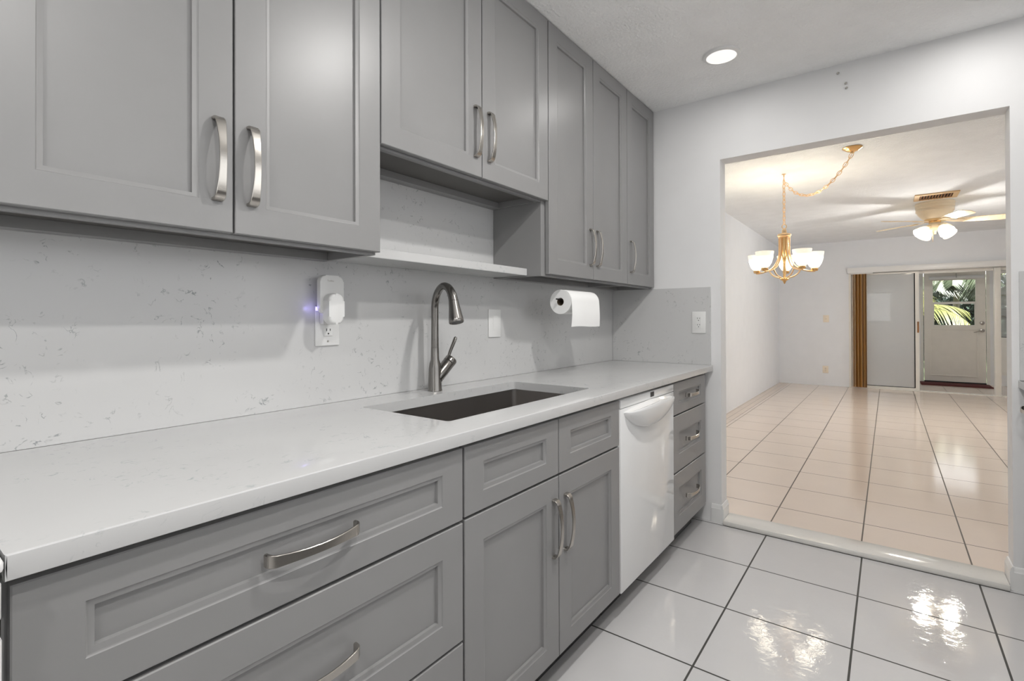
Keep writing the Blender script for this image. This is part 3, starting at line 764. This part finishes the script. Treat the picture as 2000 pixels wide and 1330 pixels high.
# ------------------------------------------------------------------ chandelier
hx_, hy_ = 5.132, .753
cx_, cy_ = 4.655, .214
F3 = Vector((hx_, hy_, 0)).normalized(); R3_ = Vector((hy_, -hx_, 0)).normalized()
ch = Thing('chandelier', 'five-light gold chandelier with white glass shades on a swagged chain', 'chandelier', (hx_, hy_, 1.5))
ch.part('canopy', lathe(BM(), [(.066, 0), (.067, -.006), (.060, -.012), (.035, -.028), (.016, -.033), (.012, -.042), (0, -.043)], (cx_, cy_, ZD - .0005), seg=36), M['brass'])
ch.part('ceiling_hook', join(lathe(BM(), [(.017, 0), (.017, -.004), (.006, -.006), (.004, -.03), (0, -.03)], (hx_, hy_, ZD - .0005), seg=18),
        tube(BM(), [(hx_ + .012 * math.sin(a), hy_, ZD - .044 + .014 * math.cos(a)) for a in [i * PI * 1.6 / 12 for i in range(13)]], .0025, 8)), M['brassw'])
def chain(bm, pts, ll=.048, lw=.025, wr=.0027):
    """interlocking oval links along a polyline"""
    P = [Vector(p) for p in pts]; acc = [0]
    for a, b in zip(P, P[1:]): acc.append(acc[-1] + (b - a).length)
    n = max(2, round(acc[-1] / (ll * .78))); 
    def at(s):
        for i in range(len(P) - 1):
            if s <= acc[i + 1] or i == len(P) - 2:
                return P[i].lerp(P[i + 1], (s - acc[i]) / max(1e-6, acc[i + 1] - acc[i])), (P[i + 1] - P[i]).normalized()
    for k in range(n):
        c, t = at(acc[-1] * (k + .5) / n)
        ref = Vector((0, 0, 1)) if abs(t.z) < .9 else R3_
        a = (ref - t * ref.dot(t)).normalized(); b = t.cross(a)
        w = a * .8 + b * .6 if k % 2 else b * .8 - a * .6
        ring = [c + t * (ll / 2) * math.cos(q) + w * (lw / 2) * math.sin(q) for q in [2 * PI * i / 14 for i in range(14)]]
        nn = t.cross(w).normalized(); rs = []
        for i, p in enumerate(ring):
            tt = (ring[(i + 1) % 14] - ring[i - 1]).normalized(); o1 = tt.cross(nn).normalized()
            rs.append([bm.verts.new(p + (o1 * math.cos(q) + nn * math.sin(q)) * wr) for q in [2 * PI * j / 6 for j in range(6)]])
        for i in range(14):
            for j in range(6): bm.faces.new((rs[i][j], rs[i][(j + 1) % 6], rs[(i + 1) % 14][(j + 1) % 6], rs[(i + 1) % 14][j]))
    return bm
sw = []
for i in range(31):
    u = i / 30; p = Vector((cx_, cy_, ZD - .043)).lerp(Vector((hx_, hy_, ZD - .055)), u)
    s_ = .215 * (4 * u * (1 - u)) ** .9 * (1 + .25 * (u - .5)); sw.append((p.x, p.y, p.z - s_))
ch.part('swag_chain', chain(BM(), sw), M['brassw'])
ch.part('cord', tube(BM(), [(x, y, z + .003 * math.sin(i * 1.7)) for i, (x, y, z) in enumerate(sw)], .0022, 6), M['brassw'])
ch.part('drop_chain', chain(BM(), [(hx_, hy_, ZD - .055), (hx_, hy_, 2.045)]), M['brassw'])
ch.part('drop_cord', tube(BM(), [(hx_ + .002 * math.sin(i * 1.5), hy_, 2.44 - .39 * i / 20) for i in range(21)], .0022, 6), M['brassw'])
def cl(prof, **k): return lathe(BM(), prof, (hx_, hy_, 0), seg=36, **k)
ch.part('top_loop', tube(BM(), [Vector((hx_, hy_, 2.022)) + R3_ * .018 * math.sin(a) + Vector((0, 0, .020 * math.cos(a))) for a in [2 * PI * i / 20 for i in range(21)]], .004, 8), M['brassw'])
ch.part('top_cap', cl([(0, 2.003), (.012, 2.0), (.020, 1.985), (.020, 1.962), (.050, 1.955), (.056, 1.948), (.056, 1.934), (.050, 1.930), (.050, 1.922), (0, 1.922)]), M['brassw'])
ch.part('column', cl([(.036, 1.9215), (.036, 1.80), (.034, 1.77), (.022, 1.735), (.012, 1.70), (.010, 1.60), (.012, 1.56)]), M['brass'])
ch.part('bottom_finial', cl([(.012, 1.5595), (.036, 1.553), (.040, 1.545), (.030, 1.535), (.016, 1.528), (.010, 1.515), (.004, 1.502), (0, 1.50)]), M['brass'])
for th in (3, 75, 147, 219, 291):
    a = math.radians(th); dd = F3 * math.cos(a) + R3_ * math.sin(a); o = Vector((hx_, hy_, 0))
    p = [o + dd * r + Vector((0, 0, z)) for r, z in ((.043, 1.920), (.043, 1.85), (.044, 1.78), (.052, 1.735), (.072, 1.69), (.098, 1.655), (.136, 1.632), (.180, 1.618), (.226, 1.610), (.250, 1.612))]
    q = [o + dd * r + Vector((0, 0, z)) for r, z in ((.136, 1.631), (.122, 1.610), (.105, 1.588), (.075, 1.568), (.040, 1.556))]
    sm = []
    for L in (p, q):
        o2 = []
        for i in range(len(L) - 1):
            P0, P1, P2, P3 = L[max(0, i - 1)], L[i], L[i + 1], L[min(len(L) - 1, i + 2)]
            for k in range(4):
                t = k / 4; o2.append(.5 * ((2 * P1) + (P2 - P0) * t + (2 * P0 - 5 * P1 + 4 * P2 - P3) * t * t + (3 * P1 - 3 * P2 + P3 - P0) * t ** 3))
        o2.append(L[-1]); sm.append(o2)
    am = ch.part('arm', join(tube(BM(), sm[0], .0075, 10), tube(BM(), sm[1], .0065, 10)), M['brassw'])
    c0 = o + dd * .246 + Vector((0, 0, 1.612))
    ch.part('cup', lathe(BM(), [(0, 0), (.022, 0), (.026, .004), (.030, .018), (.027, .026), (0, .027)], c0, seg=24), M['brass'], am)
    sh = ch.part('shade', lathe(BM(), [(.024, .0275), (.036, .034), (.053, .066), (.067, .110), (.074, .155), (.076, .170), (.073, .170), (.071, .155), (.064, .110), (.050, .066), (.034, .038), (.024, .0315)], c0, seg=36, cap=False), M['shade'])
    ch.part('bulb', lathe(BM(), [(0, .034), (.010, .036), (.012, .05), (.020, .075), (.022, .088), (.016, .104), (0, .110)], c0, seg=16), M['bulb'], sh)
    light('chandelier_bulb', 'POINT', c0 + Vector((0, 0, .135)), BULB_W, (1, .95, .88), .03)

# ------------------------------------------------------------------ ceiling fan and vent
fxx, fyy = 7.45, -.43
fn = Thing('ceiling_fan', 'cream ceiling fan with pale wooden blades and lit glass shades', 'ceiling fan', (fxx, fyy, ZD - .4))
def fl(prof, **k): return lathe(BM(), prof, (fxx, fyy, 0), seg=40, **k)
fn.part('housing', fl([(.175, ZD - .0005), (.180, ZD - .02), (.172, ZD - .028), (.176, ZD - .034), (.176, ZD - .062), (.170, ZD - .068), (.172, ZD - .074), (.172, ZD - .102), (.165, ZD - .108), (.150, ZD - .135), (.118, ZD - .175), (.100, ZD - .19), (0, ZD - .19)]), M['fan'])
fn.part('motor_ring', fl([(.095, ZD - .1905), (.095, ZD - .215), (.055, ZD - .220), (.055, ZD - .232), (0, ZD - .232)]), M['brass'])
fn.part('light_kit', fl([(.050, ZD - .2325), (.058, ZD - .25), (.058, ZD - .285), (.048, ZD - .305), (.018, ZD - .318), (.010, ZD - .345), (.012, ZD - .36), (0, ZD - .365)]), M['fan'])
for th in (-85, -157, 131, 59, -13):
    a = math.radians(th); d = Vector((math.cos(a), math.sin(a), 0)); n = Vector((-math.sin(a), math.cos(a), 0)); tl = math.radians(-13)
    wv = n * math.cos(tl) + Vector((0, 0, math.sin(tl))); up = d.cross(wv)
    zb_ = ZD - .215; o = Vector((fxx, fyy, zb_))
    bm = BM(); out = []
    for k in range(15):
        t = k / 14; r = .19 + .44 * t; w_ = (.054 + .018 * math.sin(t * PI * .55)) * (1 if t < .86 else math.sqrt(max(0.02, 1 - ((t - .86) / .14) ** 2)))
        if t < .1: w_ *= .75 + 2.5 * t
        out.append((r, w_))
    top = [[bm.verts.new(o + d * r + wv * (s2 * w_) + up * z2 - Vector((0, 0, .02 * (r - .19)))) for s2 in (-1, 1)] for r, w_ in out for z2 in (.003, -.003)]
    for k in range(14):
        A, B, A2, B2 = top[2 * k], top[2 * k + 2], top[2 * k + 1], top[2 * k + 3]
        bm.faces.new((A[0], A[1], B[1], B[0])); bm.faces.new((A2[0], B2[0], B2[1], A2[1]))
        bm.faces.new((A[0], B[0], B2[0], A2[0])); bm.faces.new((A[1], A2[1], B2[1], B[1]))
    bm.faces.new((top[0][0], top[1][0], top[1][1], top[0][1])); bm.faces.new((top[-2][0], top[-2][1], top[-1][1], top[-1][0]))
    bl = fn.part('blade', bm, M['blade'])
    bm = BM(); strap(bm, [o + d * .085 + Vector((0, 0, .005)), o + d * .12 + Vector((0, 0, .0)), o + d * .16 - up * .007, o + d * .22 - up * .0085, o + d * .25 - up * .0085], [.03, .03, .045, .075, .05], .006, wv)
    fn.part('blade_iron', bm, M['fan'], bl)
for th in (25, 115, 205, 295):
    a = math.radians(th + 100); d = Vector((math.cos(a), math.sin(a), 0)); ax = (d * .75 - Vector((0, 0, .66))).normalized()
    o = Vector((fxx, fyy, ZD - .262)) + d * .056
    st = fn.part('lamp_socket', lathe(BM(), [(.018, 0), (.020, .02), (.024, .032), (.024, .040), (0, .040)], o, ax, 20), M['fan'])
    sh = fn.part('shade', lathe(BM(), [(.024, .041), (.040, .055), (.056, .085), (.066, .120), (.075, .150), (.072, .150), (.063, .120), (.053, .087), (.038, .058), (.024, .044)], o, ax, 30, False), M['fshade'])
    fn.part('bulb', lathe(BM(), [(0, .042), (.010, .044), (.020, .075), (.022, .09), (.015, .106), (0, .112)], o, ax, 16), M['bulb'], sh)
    light('fan_bulb', 'POINT', o + ax * .145, FAN_W, (1, .96, .90), .03)
for dx, L in ((.02, .10), (-.015, .14)):
    p = Vector((fxx + dx, fyy + .02, ZD - .31))
    fn.part('pull_chain', tube(BM(), [p, p - Vector((0, 0, L))], .0016, 6), M['brass'])
vx0, vx1, vy0, vy1 = 6.865, 7.19, -.598, -.233
v = Thing('ceiling_vent', 'tan metal air vent in the ceiling beside the ceiling fan', 'air vent', ((vx0 + vx1) / 2, (vy0 + vy1) / 2, ZD))
zt = ZD - .0004
v.part('frame', boxes((vx0, vx0 + .05, vy0, vy1, zt - .012, zt), (vx1 - .05, vx1, vy0, vy1, zt - .012, zt), (vx0 + .05, vx1 - .05, vy0, vy0 + .045, zt - .012, zt), (vx0 + .05, vx1 - .05, vy1 - .045, vy1, zt - .012, zt)), M['ventm'], smooth=False)
v.part('duct_plate', boxes((vx0 + .051, vx1 - .051, vy0 + .046, vy1 - .046, zt - .003, zt)), M['dark'], smooth=False)
for i in range(11):
    y = vy0 + .062 + i * .0245
    bm = prism(BM(), [(y - .009, zt - .004), (y - .007, zt - .0035), (y + .009, zt - .016), (y + .007, zt - .0165)], 'x', vx0 + .052, vx1 - .052)
    v.part('louver', bm, M['ventd'], smooth=False)

# ------------------------------------------------------------------ dining end wall fittings
def small_plate(name, label, cat, y, z, kind):
    w = Thing(name, label, cat, (XD, y, z))
    w.part('cover_plate', rbox(XD - .0065, XD - .0004, y - .043, y + .043, z - .062, z + .062, .0025), M['ivory'])
    if kind == 'switch': w.part('toggle', prism(BM(), [(XD - .0066, z - .008), (XD - .020, z + .006), (XD - .018, z + .012), (XD - .0066, z + .008)], 'y', y - .005, y + .005), M['ivory'], smooth=False)
    else:
        for dz in (.02, -.02):
            r = w.part('receptacle', rbox(XD - .0085, XD - .0067, y - .015, y + .015, z + dz - .013, z + dz + .013, .0008, 1), M['ivory'])
            w.part('slot', slots(XD - .0086, y, z + dz, axis='x'), M['dark'], r, smooth=False)
small_plate('light_switch', 'ivory toggle light switch on the dining room end wall', 'switch', .866, 1.182, 'switch')
small_plate('wall_outlet', 'ivory outlet low on the dining room end wall', 'outlet', .879, .300, 'outlet')
# bunched vertical blinds
vb = Thing('vertical_blind', 'bunched honey wood vertical blind beside the sliding glass door', 'blind', (XD - .03, .385, OZ))
vb.part('head_rail', boxes((XD - .055, XD - .015, .20, .50, OZ - .018, OZ - .001)), M['trim'], smooth=False)
random.seed(3)
for i in range(13):
    y = .300 + i * .0145; a = math.radians(74 + random.uniform(-10, 10)); x = XD - .038
    dx, dy = .030 * math.sin(a), .030 * math.cos(a); nx, ny = .0011 * math.cos(a), -.0011 * math.sin(a)
    poly = [(x - dx + nx, y - dy + ny), (x + nx * 3, y + ny * 3 + .002), (x + dx + nx, y + dy + ny), (x + dx - nx, y + dy - ny), (x + nx * .6, y + ny * .6 + .002), (x - dx - nx, y - dy - ny)]
    vb.part('slat', prism(BM(), poly, 'z', .035, OZ - .019), M['blind'] if i % 3 else M['blind2'], smooth=False)
# sliding glass door
sd = struct('door_1', boxes((XD + .030, XD + .065, -.395, -.345, ZF + .012, OZ - .01), (XD + .030, XD + .065, -.345, .47, ZF + .012, ZF + .045), (XD + .030, XD + .065, -.345, .47, OZ - .035, OZ - .01), (XD + .030, XD + .065, .47, .505, ZF + .012, OZ - .01)), M['trimg'], smooth=False)
struct('door_glass', boxes((XD + .045, XD + .051, -.346, .471, ZF + .044, OZ - .034)), M['slider'], sd, smooth=False)
struct('door_handle', rbox(XD + .016, XD + .0298, -.390, -.368, .955, 1.130, .003), M['ventd'], sd)
struct('gasket', boxes((XD + .036, XD + .0445, -.3445, -.331, ZF + .046, OZ - .036), (XD + .036, XD + .0445, -.331, .469, ZF + .046, ZF + .054)), M['gap'], sd, smooth=False)
struct('trim_5', boxes((XD + .005, XD + .105, OR, OL - .031, ZF, ZF + .011)), M['trimg'], smooth=False)
# outside door
dy0, dy1 = -1.350, -.523
bm = boxes((XS - .045, XS - .001, dy0, dy0 + .13, .055, 2.0), (XS - .045, XS - .001, dy1 - .125, dy1, .055, 2.0), (XS - .045, XS - .001, dy0 + .13, dy1 - .125, 1.862, 2.0), (XS - .045, XS - .001, dy0 + .13, dy1 - .125, .055, 1.045),)
od = struct('door_2', bm, M['trimw'], smooth=False)
struct('door_glass', boxes((XS - .026, XS - .020, dy0 + .131, dy1 - .126, 1.046, 1.861)), M['glass'], od, smooth=False)
struct('sash_rail', boxes((XS - .04, XS - .0265, dy0 + .131, dy1 - .126, 1.435, 1.475)), M['trimg'], od, smooth=False)
struct('door_stop', boxes((XS - .040, XS - .0265, dy0 + .131, dy0 + .145, 1.046, 1.4345), (XS - .040, XS - .0265, dy1 - .142, dy1 - .126, 1.046, 1.4345), (XS - .040, XS - .0265, dy0 + .145, dy1 - .142, 1.046, 1.062)), M['trimg'], od, smooth=False)
struct('door_panel', join(rbox(XS - .052, XS - .0455, dy0 + .115, dy1 - .10, .150, .166, .001, 1), rbox(XS - .052, XS - .0455, dy0 + .115, dy1 - .10, .975, .99, .001, 1), rbox(XS - .052, XS - .0455, dy0 + .10, dy0 + .115, .150, .99, .001, 1), rbox(XS - .052, XS - .0455, dy1 - .10, dy1 - .085, .150, .99, .001, 1)), M['trimw'], od)
struct('deadbolt', lathe(BM(), [(.032, 0), (.032, .008), (.020, .014), (0, .015)], (XS - .0455, -1.303, 1.097), (-1, 0, 0), 20), M['metal'], od)
struct('lever_handle', join(lathe(BM(), [(.030, 0), (.030, .008), (.012, .012), (.012, .045), (0, .045)], (XS - .0455, -1.303, .965), (-1, 0, 0), 20), tube(BM(), [(XS - .087, -1.303, .965), (XS - .089, -1.27, .963), (XS - .087, -1.22, .945), (XS - .08, -1.19, .935)], [.010, .010, .008, .006], 10)), M['metal'], od)
struct('trim_6', boxes((XS - .03, XS - .001, dy1 + .009, dy1 + .053, ZF, 2.06), (XS - .03, XS - .001, dy0 - .053, dy0 - .009, ZF, 2.06), (XS - .03, XS - .001, dy0 - .009, dy1 + .009, 2.011, 2.06)), M['trimg'], smooth=False)
struct('trim_7', boxes((XS - .06, XS - .001, dy0, dy1, ZF, .052)), M['gap'], smooth=False)
rs = Thing('roller_shade', 'rolled cream shade above the glass of the outside door', 'shade', (XS - .08, -.96, 1.9))
rs.part('roll', tube(BM(), [(XS - .080, -1.325, 1.905), (XS - .080, -.60, 1.905)], .032, 18), M['trim'])
rs.part('hook', tube(BM(), [(XS - .046, -.965, 1.975), (XS - .075, -.965, 1.972), (XS - .10, -.965, 1.955), (XS - .118, -.965, 1.925), (XS - .105, -.965, 1.90)], .007, 8), M['metal'])
for y in (-1.333, -.599):
    rs.part('bracket', boxes((XS - .105, XS - .0455, y, y + .006, 1.885, 1.935)), M['trim'], smooth=False)
mtb = rbox(11.36, 11.83, -1.385, -.455, ZF + .0005, ZF + .016, .004)
single('door_mat', mtb, M['mat_'], 'dark red door mat in front of the outside door', 'mat', (11.6, -.92, ZF))
# side light with glass louvers
sl = struct('window_4', boxes((XS + .01, XS + .06, -2.1, -2.06, .2, 2.0), (XS + .01, XS + .06, -1.54, -1.50, .2, 2.0), (XS + .01, XS + .06, -2.06, -1.54, 1.95, 2.0), (XS + .01, XS + .06, -2.06, -1.54, .2, .85)), M['trimg'], smooth=False)
for i in range(3):
    z0 = .86 + i * .362
    struct('louver', prism(BM(), [(XS + .02, z0), (XS + .026, z0), (XS + .050, z0 + .345), (XS + .044, z0 + .345)], 'y', -2.058, -1.542), M['obscure'], sl, smooth=False)
    if i: struct('louver_clip', boxes((XS + .012, XS + .055, -2.058, -1.542, z0 - .014, z0 - .004)), M['metal'], sl, smooth=False)

# ------------------------------------------------------------------ garden behind the outside door
struct('ground', boxes((XS + .13, 40, -20, 20, -.3, -.05)), M['grass'], smooth=False)
def frond(bm_leaf, bm_stem, base, az, elev, length, droop, nl=34, ll=.42, seed=0):
    rnd = random.Random(seed); d = Vector((math.cos(az), math.sin(az), 0)); pts = []
    p = Vector(base); e = elev; st = length / 24
    for i in range(25):
        pts.append(p.copy()); t = d * math.cos(e) + Vector((0, 0, math.sin(e))); p = p + t * st; e -= droop / 24
    tube(bm_stem, pts, [.012 * (1 - .8 * i / 24) + .002 for i in range(25)], 6)
    side = Vector((-d.y, d.x, 0))
    for k in range(nl):
        u = .12 + .87 * k / nl; i = min(23, int(u * 24)); f = u * 24 - i
        q = pts[i].lerp(pts[i + 1], f); t = (pts[i + 1] - pts[i]).normalized(); up = side.cross(t)
        L = ll * math.sin(PI * min(1, u * .9 + .1)) ** .7 * (.85 + .3 * rnd.random())
        for s in (-1, 1):
            dirv = (side * s * .8 + t * .55 + up * (.28 + .15 * rnd.random())).normalized()
            w = (t - dirv * t.dot(dirv)).normalized() * .013; nn = dirv.cross(w).normalized()
            prev = None
            for j in range(6):
                v_ = j / 5; c = q + dirv * L * v_ - Vector((0, 0, .35 * L * v_ * v_)); ww = w * (1 - .92 * v_ ** 2)
                row = [bm_leaf.verts.new(c - ww + nn * .003 * (1 - v_)), bm_leaf.verts.new(c - nn * .003 * (1 - v_)), bm_leaf.verts.new(c + ww + nn * .003 * (1 - v_))]
                if prev:
                    bm_leaf.faces.new((prev[0], prev[1], row[1], row[0])); bm_leaf.faces.new((prev[1], prev[2], row[2], row[1]))
                prev = row
def palm(label, base, crown, n, mleaf, length, seed, az0=0, elev=.9, ll=.42):
    p = Thing('palm_tree', label, 'palm', base, 'palms outside the door')
    b = Vector(base); c = Vector(crown)
    p.part('trunk', tube(BM(), [b, b.lerp(c, .5) + Vector((.03, .02, 0)), c], [.09, .07, .05], 14), M['trunk'])
    rnd = random.Random(seed)
    for i in range(n):
        bl, bs = BM(), BM()
        frond(bl, bs, c, az0 + 2 * PI * i / n + rnd.uniform(-.2, .2), elev * rnd.uniform(.5, 1.3), length * rnd.uniform(.85, 1.1), rnd.uniform(1.2, 1.9), seed=seed * 50 + i, ll=ll)
        f = p.part('frond', bl, mleaf, angle=80)
        p.part('frond_stem', bs, M['stem'], f)
palm('low yellow-green palm seen at the left of the door glass', (13.75, -.25, -.05), (13.75, -.25, 1.25), 9, M['palm'], 1.3, 4, .15, 1.0, .46)
palm('taller grey-green palm seen at the top of the door glass', (16.4, -1.35, -.05), (16.4, -1.35, 2.15), 17, M['palm2'], 1.15, 9, .1, .55, .5)
palm('olive green palm hanging into the top right of the door glass', (14.2, -2.6, -.05), (14.2, -2.6, 1.95), 13, M['palm3'], 1.05, 15, .6, .7, .42)
bm = BM(); rnd = random.Random(11)
for i in range(13000):
    c = Vector((19.5 + rnd.uniform(-.9, .9), rnd.uniform(-6, 3), rnd.uniform(0, 2.1 + .3 * math.sin(i * .01))))
    a = Vector((rnd.gauss(0, 1), rnd.gauss(0, 1), rnd.gauss(0, 1))).normalized(); b = a.cross(Vector((rnd.gauss(0, 1), rnd.gauss(0, 1), 1))).normalized()
    l, w_ = .11, .045
    bm.faces.new([bm.verts.new(c + a * l), bm.verts.new(c + b * w_), bm.verts.new(c - a * l), bm.verts.new(c - b * w_)])
box(bm, 20.3, 20.6, -7, 4, -.05, 1.9)
single('hedge', bm, M['hedge'], 'dense dark green hedge behind the palms outside the door', 'hedge', (19.5, -1.5, 0), smooth=False)
